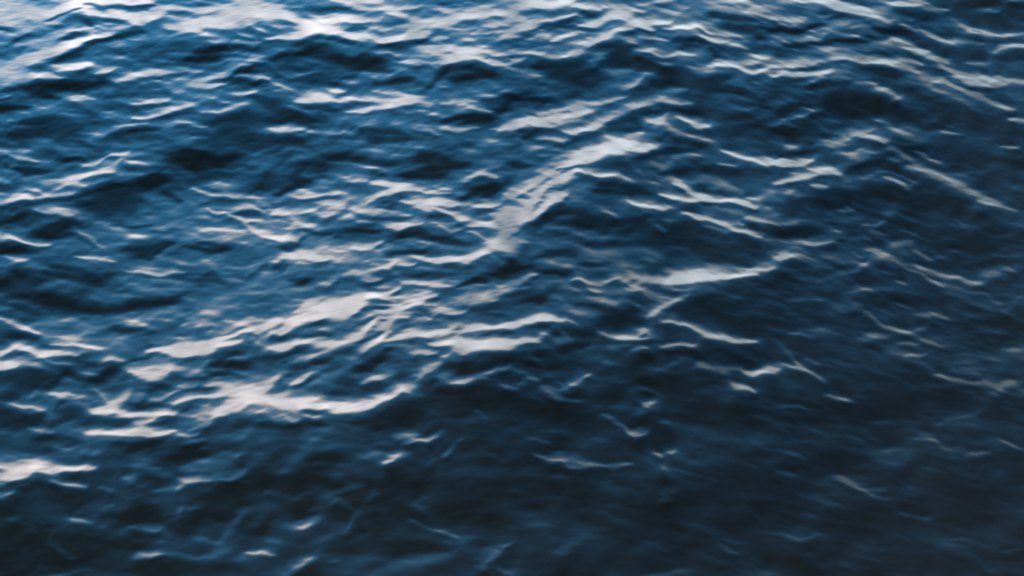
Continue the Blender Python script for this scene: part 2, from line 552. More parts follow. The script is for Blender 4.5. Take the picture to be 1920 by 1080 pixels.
7.8 20,20,2 28,15,3 33,12,2.5 40,14,2
8.8 25,30,3 32,27,3.5 42,24,2.8 50,20,2.5 60,20,2.5 68,24,1.7 75,24.5,1.2
9 20,36,5 12,44,6 8,50,6 4,58,5 14,54,4 22,46,4 30,41,3.5 38,38,2.3 42,36,1.5
9 0,52,7 0,60,5 2,65,3
8.5 0,73,3 1,76,2
7 25,36,2 28,34,1.2
6.8 75,23,1 83,26,1.2 88,29,.9
6.3 90,18,.8 95,19,.8
5 105,14,1.5 115,16,1.5 120,13,1
7.8 122,28,1 128,30,1.2 134,34,1.2
7.2 122,26,.8 130,28,1 138,29.5,.7
8.5 113,37,1 120,38,1.7 130,41,1.8 142,42.5,1.5 155,43,1.6 167,43,1.8 175,46,1.3 182,49,.8
8 140,38,1 150,40.5,1.3
7.5 132,35,.8 142,39,1.2
7 176,41,1 184,41,1 192,40,1
8 158,5,.7 167,8.5,1.1 178,12,1.2 192,17,.8
7 180,11,.7 192,13,.9
6.3 155,15,.8 168,16,.8
8.5 88,43,.6 96,46,1.4 105,47.5,1.5 117,48.5,1.2
6.2 117,46,1 122,47,.8
7 69,50.5,.6 74,52.5,.7 78,54,.5
6 111,55,.8 118,57,.8
6.5 106,60,.6 115,64,.7
8.3 128,50.5,.8 138,54,2 150,56,2.2 160,60,2.5 170,64,1.8 180,67,1.3 187,69,.7
7.3 140,60,.7 152,63,.8 160,65.5,1
7.5 170,57,.8 176,60,.9
7.3 176,54,.8 192,57,1
6 145,47,1 160,50,1 172,51,1
6.3 25,61,1 32,64,1 45,67,1 60,70,.9 80,70,.7
5 30,72,.8 45,75,1 60,81,1.3 75,83,1.5 90,81,1.3
6.8 20,88,.7 28,89,1.2 40,91,1 45,91,.7
7 0,83,1.2 5,85,.8
6 0,76,4 12,75,4 10,70,2.5 18,80,3
8.2 0,107,2 8,103,2.3 15,99,2.3 21,98,1.2
7.6 44,101,1 50,99,1.7 58,103,1.8 68,104,1.5 75,101,1.5 81,100,1
7.5 84,102,2.5 88,98,2.5 95,98,2 98,100,1.5 90,105,2.5 93,107,2
6 85,92,3 95,94,2 50,95,1.5
8.8 115,104,2 125,101,3.5 140,99,3.5 155,99,2.8 168,99,2 183,98,1.2
7.8 178,94,1 187,93.5,2 192,92,2
7 118,97,1.5 135,95.5,1 160,94.5,1 175,93,1
6.5 100,100,1.5 110,103,1.5
6.5 10,4,1.5 20,3,1.5 30,4,1.3 40,7,1.2
6 20,7,1 25,7,1
5 50,30,2.5 53,33,3 48,38,2.5 40,42,1.5 55,30,2
5 155,30,3 145,25,3 170,34,2
4 90,45,1.5 80,43,1.5 70,42,1
5.5 105,28,1.5 115,31,1.5 112,25,1
5 140,8,2 125,10,1.5
5 20,103,2 35,103,2
.6 95,10,2 110,5,2.5 125,5,2.5 140,7,1.5 85,15,2 70,15,2 60,16,1 130,10,2
.8 45,27,1.5 60,30,2.5 75,32,3 90,34,3 100,37,2 80,38,2 65,36,2
.8 150,20,4 170,21,4 130,20,3 110,20,1.5 188,20,3 140,23,1.5
.8 28,53,3 40,50,3 55,52,4 70,58,5 50,60,4 90,57,4 110,66,5 125,62,4 85,65,3 100,53,2
.8 60,75,3 80,76,2.5 100,74,4 115,75,5 130,70,4 140,76,5 160,80,5 175,75,5 185,80,4 150,68,1.5 175,86,3 150,86,3
1.2 25,81,2.5 45,82,2.5 20,84,1.5 55,88,2 70,90,2 40,95,1.8
1 5,91,2.5 15,90,2 12,95,2 30,96,2 37,98,1.5
1.3 120,83,4 115,90,3 105,94,2.5 100,90,2
1.3 145,105,1 165,104,1.3 180,103,1.8 190,100,2 160,107,1
1.3 175,35,2 165,30,1.5 155,35,1.5
2 155,48,1.2 130,46,1.5 145,52,1
3 5,40,1 12,39,1
2.5 35,20,.6 45,17,.7 55,16,.6
2 28,35,1.2 38,33,1
2 0,15,3 15,17,3
#1,3
8 35,2,1 45,2,1.7 55,0,1.2
7.3 16,2,1.2 22,2,1.3
8.2 48,6.5,.8 55,6.5,1.2 63,7.5,.8
7 66,5,.8 75,7,.8 85,7,.8
6.5 60,10,1.3 70,10,1.5 66,13,1
7.8 86,4,1 94,6,1.3 101,9,1.2
6.8 90,12,.8 96,13,.8
6.5 110,4,.7 117,8,.7
7.7 100,9,.8 108,14,1.2 118,20,1.6 130,26,1.7 140,31,1.7 150,36.5,1.6 160,39,1.3 167,43,1
7.5 103,17,.8 112,19,1
7.2 160,41,.8 172,46,1 184,52,.8
6.8 168,43,.8 175,45,.7
5.7 175,55,.8 185,60,.8 192,64,.8
8 0,16,.8 10,16,1.5 20,15.5,2 28,14,1.8 35,12.5,1
8.5 5,29,1 15,27,2 27,24.5,2.3 38,20.5,2 48,20,1.5 52,21.5,.7
7.5 33,31,.7 38,31,1.1 44,31.5,.7
6 25,32,.8
7.4 12,37,1.7 17,36,1.7 14,40,1.5
6 13,45,1.5 5,38,4 20,38,2
6.7 68,28,1.3 73,28,1.3 78,25,.8
8 87,26.5,.7 94,28,1 101,30.5,.9 105,31.5,.6
5.5 80,21,1 90,21,.8 104,26,.8 110,28.5,.7
6 50,19,2 58,16,1.5 60,27,1
6.7 58,47,.7 63,48,.6 53,49,.6
5.5 92,47,2 94,50,2
7.2 0,57,1.5 8,58.5,1.7 16,59,1.6 22,58,1.6
6.5 0,51,1.3 6,53,1
8.1 46,68,1.5 50,66,1.6 53,67,1.5 51,70,1.5
8.3 26,75,1.3 35,75.5,1.7 43,73,2 49,71,1.5
7 0,71,.8 10,74,.9 20,75,1.2
8.4 6,84,2 10,84.5,3 16,83.5,2.8 21,84,1.5
7.2 21,84,1 30,86,1 37,88.5,.7
8 0,94,3 4,91.5,2
6.8 44,85,2 47,85,1.5
6 40,87,1.5 52,86,1 58,90,.7
6.3 61,81,.6 66,83,.8 70,86,.6
6.2 60,72,2 68,71,1.5 75,72,1.5
6.6 80,67,1.3 85,68,1.2
6.6 86,82,2.3 89,82,1.5 79,80,1 75,79,.8
6.3 72,91,1.7 70,94,1.5 65,95,1.2 76,89,1
7 71,92,.8 73,91.5,.8
6.6 95,74,.8 102,74,1 108,74,.8
6.5 110,79,.7 116,83,.8 122,86,.6
5.7 128,84,1.3 134,86,1
5.7 73,60,1 82,60,1.3 88,57,1
5.2 100,65,.7 110,68,.7 120,71,.7
5 99,53,.7 108,58,.7 120,61,.6
5 140,56,1 150,61,1.3 162,66,1.3 170,70,1.5
5 135,80,1 143,80.5,.8
6 168,83,1 180,83.5,1.3 192,82,1.5
5.5 175,95,2.5 183,94,2 165,97,1
6.7 128,99,.8 134,101,1 140,101,.8
7.3 148,104,.8 155,105,1.2 162,104,1
6.5 140,101,.7 150,104,.7
6 92,86,.7 102,92,.8 112,97,.8 122,102,.7 130,107,.7
6.5 112,93,1 120,95,1 128,99,.8
6.5 160,97,1 170,100,1
6 97,100,.7 105,104,.7
4.5 38,102,1 45,99,1 55,97,1.3 68,95,1 30,107,1
5.5 172,1,.6 182,2,.9 190,2.5,.6
5.3 130,22,1.3 145,23,1.3
5 120,10,1 128,13,1 150,20,.8 165,19,.8
4 188,33,1.5
4.5 60,57,2 50,57,2 30,57,1.5
.6 20,6,2 35,6,1.5 10,10,1.5
.5 60,20,2.5 75,14,2.5 85,15,2.5 100,22,2.5 110,24,1.5 90,35,4 70,38,5 50,37,4 115,33,3 130,35,3 40,43,4 70,48,2 120,42,5 145,43,4
.4 150,10,4 170,12,4 185,15,5 165,27,4 180,35,4 175,22,3 140,15,2
.4 140,50,3 160,52,3 175,62,4 150,71,3 165,78,3 130,66,2 185,72,4 130,75,3
.6 20,66,3 35,64,3 25,70,1.5 8,67,2
.6 20,92,3 30,94,3 45,95,2.5 12,98,3 20,102,2 55,92,2 5,103,2
.7 80,98,3 90,103,4 75,103,4 105,87,2 95,80,1.5 100,100,2 60,104,3 85,90,2
.5 185,102,2 185,87,2 150,91,2 170,88,2
#2,0
7.8 3,23,.7 10,26,1 18,30,1.2 25,33,1 30,34,.7
8.5 0,51,3 5,48,2 9,45,1.7 15,46,2 22,48,2.7 30,50.5,2.3 40,50,2 50,49,2 57,50.5,1
8.5 0,56,1.5 5,59,2.2 10,60,1.3 0,61,2
8.2 40,42,1 50,41,1.5 58,41,1.8 66,44,1.3 76,47,.8
7.6 25,57,.7 30,58,1
7.6 36,56,.9 42,57,1.4 48,56.5,1 54,58,.7
6.3 15,57,1 32,59,1
7.9 76,54,1 85,53,1.5 92,54,1.2
6.8 95,56,.9 104,57.5,1.3
6.7 62,64,.8 68,65,1 73,65,.7
8.1 36,79.5,1 44,79,2 50,77,1.8 54,79,1
6.3 25,79,2 60,82,1.5
7.6 7,85,.8 12,87,1.4 19,89.5,1.2
7.6 22,88.5,.9 30,90,1.5 34,90,1
6.3 35,90,1.3 40,94,1.2
8.7 97,63,1.5 106,65,3 115,65,4.3 124,63,3 128,61,1.5
8 118,68,2 105,68,2
7.6 130,61,1.5 142,62.5,2 150,61,2.2 154,56,2 157,54,1
8.3 131,73,1.3 138,73,2.3 144,72,2
8 154,71.5,1.3 162,70,2.2 168,72,1.5 173,73,.8
8.9 108,48,1 120,48,1.7 132,47,4 142,45,4.5 155,43,4 168,41,3.5 180,39,2.5
8.8 130,50,2.5 138,51,2 160,45,3.5
8.8 160,38,3 172,35,3 182,32,2.5 192,29,3
7.5 165,33,2.5 175,27,3 185,24,2
8.2 134,29,1 142,28,2.8 150,27,2.5 162,27,1.2
7.3 142,32,3 145,36,2.5
6.5 140,24,2 155,21,2.5 165,20,2 115,40,2 125,41,2
8.8 72,93,1.7 80,93,3.5 87,92,4 95,94.5,2.2 108,94,1.8 120,94,2.2 130,94,1.5
8 85,87,2.7 90,81,2.7 94,77,2
7.6 73,78,1.7 78,80,2.3 83,85,1.7
8.2 100,102,1 108,101,2 115,97,1.8
8 100,96,1 115,96,2
7.8 113,83,1.2 122,82,2 128,80,2 134,77,1.5
7 100,84,2 105,82,2
8.8 131,87,1.7 140,84,1.7 150,81,1.8 165,80,3 178,79,4.5 192,77,4
8.9 160,96,2.5 168,92,4.5 180,87,5 192,85,5
7.8 148,97,2.5 155,92,4 157,87,2
7.7 140,106,2 150,102,3 158,100,2
8.7 68,107.5,1 85,107,1.2 100,107,1.7 115,107,1.7 130,107.5,1.3
7.8 23,105,.8 30,106,1.5 38,107.5,1
6.3 35,24,1 60,24,1 80,24,1 100,26,2 75,30,2 60,32,1.5 50,35,1
5.7 40,35,3 60,37,2 85,40,2.5 110,33,1 95,42,3 120,34,2 130,18,3 150,10,3
5.5 165,8,2 175,6,3 190,8,3 180,15,3
6.5 98,2,1 106,2.5,1.2 115,1,.8
5 0,10,2 3,15,1.5
6.5 186,95,1.5 190,93,1
5 90,70,3 100,73,2 140,68,2 108,74,1.5 145,78,2
1.2 15,4,4 35,8,6 55,12,6 75,15,5 95,14,4 115,12,5 130,10,3 140,14,3 60,3,4
2 12,12,3 25,18,2.5
1.7 10,35,3 25,37,2.5 20,29,.8 38,43,1.5
2.2 88,31,2.5 100,33,3 112,33.5,2.5 122,34.5,1.5
1.3 5,65,3 20,63,3.5 35,65,3.5 15,72,5 35,73,3 50,62,2.5 60,69,2 8,79,4 80,65,4 70,70,3 85,60,3
1.6 60,54,1 75,57,1.5 100,54,1.5 110,53,1.5 90,57,.8 12,51,1 20,53,.8
1.3 5,93,4 15,97,4 25,100,3 35,92,1.5 10,103,4 45,84,2 40,102,1.5 55,92,4 62,99,4
1.6 140,55,1.5 150,53,2 165,50,1.8 180,48,1.5 160,57,2 172,58,3.5 185,57,4 192,52,3 160,65,1.5 180,66,2
2 110,75,2.5 122,75,2
1.7 100,89,1.5 118,87,1.5 135,91,1.7 145,88,1.3
1.5 80,98,1.5 95,99,1.5 85,102,2
1.4 110,104,1.5 120,101,1.5 130,98,1.7
2 185,100,3 180,104,2
#2,1
8.9 0,33,3 8,28,4.5 14,25,4 18,23,1.5
8.5 4,38,4.5 4,45,3 12,34,3 20,33,2.5
8.5 28,17,1.2 38,15,3 48,13,3.5
9 25,27,3.7 35,22,4 48,19,6 60,15,7 72,10,5 85,6,3.5 100,3,2 105,0,1.5
9 60,18,5 70,15,5 65,22,3.5 80,12,3
8.8 25,24,3.5 24,32,3 20,35,1.5
8.2 95,6,2 105,9,1.5
7.5 58,24,3.5 68,28,2.5 72,29,1.5
6.6 35,32,1.8 50,33,1.8 62,31,2 75,25,1 88,20,1
8.6 105,13,1.8 113,9,2.5 123,6.5,2.2 133,6,1.7
8.4 100,15,1 112,14,1.8 122,10,1.8
8.7 8,44,1.2 20,44,2.5 32,40,2.8 48,41,3 60,41,4 72,37,4 80,34,2 88,27,2 91,22,1.3
8 45,49,1 53,46,2 60,44,3
7.2 28,56,1.5 38,52,1.8 46,49,1.5
8.6 100,25,2.3 106,22,2.5 113,21,1.5
8.6 76,49,1.5 82,46,3 88,42,3 93,37,3 98,30,3.3 102,25,3
6.8 70,53,1.8 76,50,1.5
8.5 98,38,1.2 108,36,1.8 115,34,2.7 128,33,2.5 140,32,1.8 147,29,1.5
8.2 130,21,1.7 137,16,2.5 148,18,2.7 157,18,1.5
7.8 150,11,2.3 160,8,2.7 172,6,2.7 185,3,2.3 192,1,1.7
7.7 160,12,2 170,10,2 180,9,1.5
8.7 155,31,3 165,29,3.3 178,30,2.5 192,28,2.5
8.8 132,42,2 145,41,3.3 160,42,5 172,42,4 185,43,3.5 192,42,3.5
8.3 148,48,1.5 155,48,3 150,36,3
8 138,36,1 145,33,1
8 118,48,2.2 122,47,2.3 128,49,1.2 134,49,1
8 138,51,1.5 143,50,2.3
8.1 121,67,1.8 124,62,2.7 132,60,2.2 139,56,1.3
7.8 138,67,1.7 143,68.5,1.8 148,70,1 158,70,2 163,68,1.5
7.3 163,70,1 166,66,1
8.1 27,71,1 33,68,2 39,65,1.7
7.3 45,62,1.3 50,59,1.5
6.3 80,70,2 90,66,2.5 100,63,2
8.8 0,77,4 8,74,3.5 14,70,2.5 18,66,1.7
9 0,83,4 8,82,4 15,86,4 25,85,4.5 40,83,3 47,83,2
9 20,90,3 30,89,3.5 45,88,2.7 60,88,2.5 75,88,3 88,85,2.7 100,81,2.7 110,76,2.5 114,78,3
8.8 58,93,1.7 70,92,3 80,90,3.3 92,86,2.5
8.2 22,97,3 26,100,1.7 30,93,3
7.8 36,96,.9 42,97,1.3 47,96,1
7.6 0,95,1.5 8,91,1.5
6.5 8,96,2 15,99,2
5.5 115,74,1.5 118,77,2 122,80,2 120,72,2
6 10,60,3 5,56,4 15,62,2 3,64,3 35,57,1 28,60,1
5.7 138,104,1.5 140,107,1.5 167,97,1.3 166,93,1.3 175,97,1 115,107,2
5 12,5,3 25,8,3 10,15,3 40,3,2
7 15,3,.8 24,7,.8
4 60,62,2 50,68,2 55,75,2
6.7 185,73,.7 192,75,.8
6.5 190,60,.8 168,66,.8 172,68,.7
7.8 132,0,1 145,0,1
2 15,39,1.3 22,38,1.5
2.2 42,27,1.3 50,25,1.3 30,35,.8 45,37,.8 55,36,.8
1.6 72,23,1.5 78,17,2 73,20,1.5 90,14,1.2 100,13,1
2 75,30,.8 85,24,1 95,20,1.2 80,27,1.3
1.6 85,38,1.3 91,33,1.5 80,41,1 97,26,1.2
1.3 10,51,2.2 20,50,2.2 35,47,1.5 42,48,1 20,55,1.5
1.5 30,60,2 42,56,2 55,51,2 65,47,1.5 25,64,1.3
1 78,58,2.3 88,55,3 95,52,3 75,62,2 100,46,1.7 85,60,2
1.5 15,78,1.5 25,73,2 38,70,2 45,68,2 20,80,.8
2 50,76,3 60,79,2.5 75,80,2.5 90,77,3 80,73,2 65,70,3 95,72,2
1.5 170,36,.8 180,35,1.2 192,34,1.2 130,38,.8
.6 148,56,3 160,53,4 170,50,3.5 180,52,4 155,62,2.5 175,60,3 188,50,2 185,65,2
.6 85,98,4 95,93,4 105,89,3.5 115,88,3 75,101,3 100,99,5 120,95,5 90,105,3
.6 140,76,3 155,78,5 170,76,4 185,82,5 150,86,5 165,86,4 180,90,5 150,94,3
1 130,70,2 128,80,3 135,87,3 125,88,2
1.3 38,94,1 48,92,1.2 55,95,1 5,103,3 20,105,2 35,101,2.5 50,103,2
1.5 165,60,3 140,40,.8
2.5 110,30,1.3 120,27,1.5 135,25,1.2 125,15,1.5
#2,2
8.7 0,28,3 10,25,3.3 20,24,3.3 30,23.5,2.7 37,24.5,1.3
8.5 0,41,3.3 10,39,2.7 18,39,1.8
7.5 17,37,1.3 22,35,1.5
6.3 32,40,1.7 38,38,1.5 32,20,1.5 42,25,1 48,27,.7
8 0,0,1 12,0,.8
7 38,0,1 48,1,.7
7.2 60,0,1.7 64,1,1.5
7.8 85,0,.8 98,0,.7
7.5 115,0,1.2 132,0,1
8 100,20,1.8 105,19,2.5 108,16,2.2 113,13,1.8 118,11,1.7 122,9,1.2
7.5 123,8,1.3 128,6.5,1.7 132,4,1.5
7 112,9,1.7 118,9,1.7
6.5 100,2,1 105,6,.8 112,9,.8
6.7 85,8,.7 92,11,.8 98,16,.9 100,18,.8
6.5 60,8,1 56,7,1 70,10,1 76,11,1 82,8,1
7.9 112,24,.9 120,25,1.3 128,26.5,1.3 135,30,1.4 145,34,1.6 155,37,1.7 163,39.5,1.4 172,39.5,1.3 180,40,1
6.7 120,21,1
6.3 103,23,2 104,27,1.5
8.5 75,37,1.2 83,37,1.8 92,37.5,1.8 103,37,1.6
8.4 94,34,1.7 98,30,2.2 101,30,1.7 101,35,2
7.3 65,34,.7 72,37,.9
5.5 108,36,1.5 120,36,1.3 130,38,1
7.7 90,47,1 95,46.5,1.8 101,45.5,1
7.9 113,44,.9 122,43.5,1.3 130,43,1.1 138,43.5,.9
5.7 75,43,1.7 85,43,1.3 60,44,1
6.2 70,55,1 80,56,.9 90,58,.8
6 122,54,.8 115,58,1.2 107,62,1.5 98,66,1.5 90,70,1.3 82,73,.9
6.8 140,57,.7 146,59.5,.8 150,61,.7
6.5 155,61,1.3 165,60,1.3 172,60,1
8 175,62.5,1 182,63,1.5 192,60,1.7
7.6 163,73,.6 170,74,1.1 178,75,1 184,77.5,.5
7.4 9,67,.7 13,67.5,1.1 17,68,.7
7.9 42,72,1.5 48,70.5,2.3 54,67,2.2 59,65,1.2
6.3 25,75,.8 35,75,1 40,75,1 27,66,.8
6.8 22,73,.7 28,76,.8 33,80,1.1 37,83,.9
6 40,84,.9 48,85,.8
7 0,76,1 6,76.5,.9
6 0,62,1 8,63,.8 10,72,1.5 18,54,1.5
8.2 99,88,1.3 102,87,1.9 106,85,1.3
6 96,91,1.3 95,94,1.5
6.6 68,93,.6 74,96,.8 80,101,.8 88,107,.9
8 92,107.5,1.2 97,106,1.3 101,107,1
5.5 125,88,.8 135,87,.8 112,101,1 120,101,1
4.7 90,77,1.3 105,75.5,1 110,77,1 68,70,1.3
4.5 5,15,2 20,13,2 40,14,1.5 30,17,1.5 60,20,1
5 0,8,3 32,6,1.5 40,9,1 45,17,1.3
5 148,0,.6
.6 12,9,3 22,8,2.5 50,12,1.5 65,15,2 75,17,4 85,22,4.5 75,27,4 65,27,3 90,16,3 70,22,3
1 90,5,1.2 98,8,1.2
.6 145,10,6 165,15,6 185,20,7 135,16,4 170,27,4 180,8,5 155,22,4 188,32,4 125,17,1.5
.8 30,33,2 45,33,3 55,37,3 40,45,3 60,41,1.3 25,48,3 15,58,3 30,57,4 55,60,4 5,50,2.5 70,63,3
.6 105,52,3 115,50,3 130,49,2 145,48,3 165,49,4 180,52,4 140,52,2 110,48,1.2
.6 120,65,4 135,65,5 110,72,3 130,75,5 145,70,3 155,68,2 120,82,2
.5 10,90,6 30,93,6 50,95,5 20,80,2 65,83,4 80,80,3 50,103,5 70,103,4 45,80,2
.5 145,85,4 160,90,5 180,90,6 130,95,4 150,100,6 175,103,6 110,92,3 110,105,3 185,72,2
#2,3
6.7 72,20,.9 78,23,.7 84,26.5,.6 92,29,.7 98,31.5,.9 106,33.5,.7
5.8 72,18.5,.8
6.3 70,39,1.3 76,37,1.6 82,35,1.1 90,35,.8
6.3 18,34,.6 25,35,.9 33,37,.6
6.5 99,41.5,.6 104,41.5,.9 110,43,.6
6.3 114,38.5,.7 120,40,.9 127,42,.7
6 95,10,.7 105,14,.9
6.5 114,20,1 120,21,.8
6.6 121,18,.5 127,21,.6 133,24,.5
6 113,30,1.3 118,29.5,1.2
5.5 155,34,1 165,33,1 176,31.5,1
6.3 128,42,.6 145,43,.8 155,48,.8 165,51.5,1 173,53,.6
5.7 135,56,1.5 145,55.5,1.3 155,54,1
6.3 8,44,1 14,47,1.1 19,52,1 25,58,1.2 28,61,1 35,65,.9 42,69,.8
7.2 11,57,.7 17,59,.8 24,61,.9
8 0,60.5,2 5,61,1.3
6.5 8,60,1.7 6,57,1.2
6.3 29,53,.8 35,54,1 40,56,.7
5.5 45,56,.5 52,58.5,.6
6.8 126,65,.6 135,67,.8 143,69,.8 152,72,.8 160,73,1
7.1 160,71,1 166,74,1.7 172,75,1.8 168,79,1.2 172,81,.7
6.6 175,74,1.6 183,73,1.5 186,76,1.3 192,78,1
6 182,72,1
6 42,81,.9 52,83,1 62,84,.9 70,88,.7 77,91.5,.5
6.2 8,87.5,.8 15,88.5,.9 23,90,.7 30,92,.6
5.3 180,46,1.5 188,46,1.2 106,51,.8 110,52,.7 116,48,.8
5.7 170,9,1.2 183,9,1.2 176,17,.8 181,18.5,.5 190,5,1
4.5 155,2,1 165,5,1 175,11,1.3
4.5 58,13,3 60,5,2 70,2,1 78,2,.8
4 20,10,1.5 40,8,1.5 35,37,1.5 45,35,2 40,30,1.5
3.5 85,100,2 95,99,2 130,101,1.3 145,97,1 155,93,1 160,88,1.2 163,82,1
3.5 140,60,3 165,62,4 170,67,2 95,18,.7 105,21,.7
5 0,1,1.3 5,1,1
.3 85,65,8 100,75,9 120,85,8 80,80,6 140,85,7 110,60,4 60,70,5 60,77,3 60,98,4 100,90,5
.3 85,12,3 85,7,3 120,8,5 150,15,4 130,12,3 145,28,4 185,20,5 185,30,3 80,45,3 185,58,4 125,48,2 120,103,4 180,95,7 40,98,4
#3,0
8.6 0,26,2.5 12,28,4 25,28,3.5 38,29,3 50,29,1.5 58,29,1
8.8 2,34,3 12,33,3 20,30,3
8 36,31,1.3 43,33.5,.9
8.3 60,28.5,.9 66,28,2 72,28.5,1.2
8.2 42,38,1 48,39.5,1.7 56,41,1.6 64,42.5,.8
7.5 0,47,1.7 5,46,1.5 9,44.5,1
6.5 0,39,1.7 3,37,1
8.4 68,0,.8 85,1,1.3 100,2,1.6 112,2.5,1.7 125,1,1.7
8.3 132,2,1.2 140,3.5,1.6 148,1,1.2
7.2 30,0,.8 40,0,.8
6.3 60,16,1.7 72,16,1.8 80,15.5,1.5
7 92,34.5,1 98,34,1.3
5.7 75,42,1 84,43,1
8.2 137,36,1.2 142,37,2 148,37,2 154,37,2.2 160,37,1.5
7.8 134,43,1.5 138,41,1.5
6.8 163,37,1.3 172,37,1.3 180,32,2 184,30,1.5
7.5 179,17,2 182,17,1.8
6 162,29,3.5 167,20,4.5 150,25,2.5 172,15,2.5 155,30,2 140,27,1.7 160,17,2
6.2 136,48,1.7 136,55,2 137,62,1.7
5.7 115,46,1 125,44.5,1 132,44,1
5.7 115,52,1.7 145,56,1.3
6.9 55,66,.8 62,66.5,1 69,68,.5
6.8 110,73.5,1 115,74,1.1 119,73.5,.6
5.5 95,74,2 102,72,1.7 122,70,1.5 78,71,1
5.7 121,82,1.7
7.8 105,92,1.5 114,93,1.9 120,92,1.3
6.2 100,94,1.7 124,92,1
8 186,92,1 190,92.5,1.7
6 184,94,2
5.5 40,107,1.3 55,105,1 70,102,.8
5.5 100,50,1 75,57,1 85,54,1 60,60,.7
4.5 10,65,1.7 40,73,1.5 41,83,1.5 55,94,1 150,79,2 165,83,2 175,72,2 182,60,2.5 168,88,2
4.5 130,92,1.5 150,93,1.5 165,90,2 15,18,2.5 5,15,2 105,20,3 115,25,2 95,24,1
5.7 140,8,1.3 165,2,2.5 170,0,2 180,5,1.5 186,0,1.5
5 40,12,1.5 50,12,1.5
1 30,5,3 45,4,3 60,6,2 35,15,2 90,9,3 105,10,3 120,7,2.5 95,15,2 128,18,2 150,16,2 140,12,2 155,8,1.5
1 25,38,2 35,40,3 20,43,3 15,52,4 35,52,4 55,51,4 10,60,4 30,62,4 75,46,2 65,52,3 45,60,4 85,47,1.5
1 100,37,3 110,33,2.5 120,40,4 105,44,2 125,36,2 75,33,2 85,28,2 90,40,3
.8 10,80,7 20,95,7 60,80,7 80,85,7 50,95,6 95,100,5 80,63,3 115,63,3 140,75,4 150,65,4 160,50,5 180,45,4 120,100,5 150,102,5 175,102,5 30,70,3 165,63,4
#3,1
8.3 98,24,1.2 102,22,2 107,18.5,1.5
6.5 108,18,1.2 114,18,1.2
6.2 108,4,3 113,3,3.5 120,2,2 113,10,1.7 132,3,2 137,1,2
6 80,17,2 88,17,2.2
6.2 140,18,1.5 145,15,1.8 149,10,1.5 155,2,1
6.3 172,16,1.2 178,18,1 183,20.5,.6
5 128,15,1.5 130,22,1.5 120,21,1.3
6.3 10,45,.8 18,46.5,1 25,50,1.2 31,52,1.3 36,49,1.3 42,45,1.2
6 40,60,1 48,58,1.3 56,55,1.3 62,52,1
8.2 34,71,1.3 37,70,2.2 40,69,1.8
6.5 42,68,1.3 46,66,1.2 24,71,1.7 30,71,1.3
7.7 0,93,1.5 5,91,1.3 9,91,2 12,92,1
8.3 26,100,1.7 30,99,2 36,96.5,1.8 40,94,1.3
6.5 24,104,2 20,107,2 42,94,1
6.7 87,44.5,.8 91,46,.8 85,51,1
6 118,67,1 122,69,.8 132,73,.8 142,75,1 150,79,.8
4.7 155,81,.7 105,60,1.5
7.3 170,101,2.3 173,96,2.3 177,91,2 180,88,1.3
6.3 183,85,1.2 188,83,1 178,92,2
5.5 182,102,.7 192,106,.8
4.5 25,20,3 20,30,2 35,12,2.5 45,5,1.5 60,32,2 15,82,1.7 68,75,1.5 75,60,1.5 55,48,2 75,40,2
4 130,60,2 118,55,2 125,50,1.3 40,74,2 60,95,1.5 110,100,3 140,95,2 3,19,2
.8 45,20,4 60,20,4 40,30,5 60,40,3 105,30,5 120,40,6 155,40,7 180,40,6 155,60,7 180,65,6 90,65,5 60,85,5 80,88,6 110,85,6 140,88,4 95,12,3 160,12,3 15,60,4 5,75,3 90,100,4 50,75,3
#3,2
8.5 88,0,.8 93,1.5,1.9 98,1,1.6 102,0,1
8.1 116,15,1.3 118,15.5,2 121,15,1.5
6.3 105,14,.8 110,16,1
7.4 115,25,1.5 117,29,2 117,33,1.5
6 117,38,1 118,45,1.9 116,50,1.9
5.5 97,34,1 99,38,1.3 101,43,.8
6.5 18,18,.6 25,21,.9 32,22,1.9 36,20,1.8 42,25,.9 50,27,.9
5.7 48,20,2.5 52,25,1.7 65,24,1.3 80,24,1.1 90,23,.8
5.7 10,4,1 18,6,.9 25,8,.8
5.3 122,28,.8 130,32,.8 38,33,2
5.8 182,7,1 188,9,.9
5.3 155,83,.7 160,87,1.2 166,90,1.3
4 128,66,1.5 136,68,1.3 142,70,1 148,76,.7 183,60,.8 190,66,.8 115,58,.5 120,64,.5
5 110,105,2 104,107,2 128,103,1.5 132,107,2
4.5 120,86,1.5 115,90,1.3
4 5,70,2 23,70,1.5 0,105,2 85,43,2 60,4,1 55,78,2 35,90,2
.5 70,12,4 60,50,8 90,60,7 80,35,4 150,30,8 170,30,7 150,50,8 180,80,6 60,65,6 90,80,6 75,100,5 150,100,5 105,70,5 140,20,5 20,55,5
#3,3
5.3 0,11.5,.7 10,14,1 20,16,1 30,18.5,.6
5.6 106,5,.7 115,6,.8 125,7,.8 133,11,.9 142,14.5,.8
5.2 148,17,.9 158,17,1.2 166,15,1.2 162,23,1
6 175,7,.6 183,11,.8 192,14,.6
5 80,20,1.3 90,22,1.3 105,24,.8 118,26,.8 132,29,.6
5 52,33,1.3 60,39,1.1 70,44,1.1 80,48.5,1.2 92,49,1 102,49,.9 109,51,.6
4.5 55,33,1 64,38,1 70,43,1 88,42,1
5.6 5,74,.8 12,77,1 19,80.5,1 27,81,1 35,79,1.6 38,77,1.5
4.3 10,30,1.7 18,31,1.3
3.5 130,78,.8 140,81,.8 145,79,.8 155,83,.8 163,85,1.3 163,92,1.7 162,99,1.5
3.7 180,88,1.3 190,87,1.3 100,60,.8 108,63,.6 118,64,1.3 0,105,2.5 90,12,2 30,92,1.5
.2 60,20,5 130,40,8 160,50,9 60,65,9 90,80,8 110,98,8 150,68,6 180,35,6 170,65,5
"""
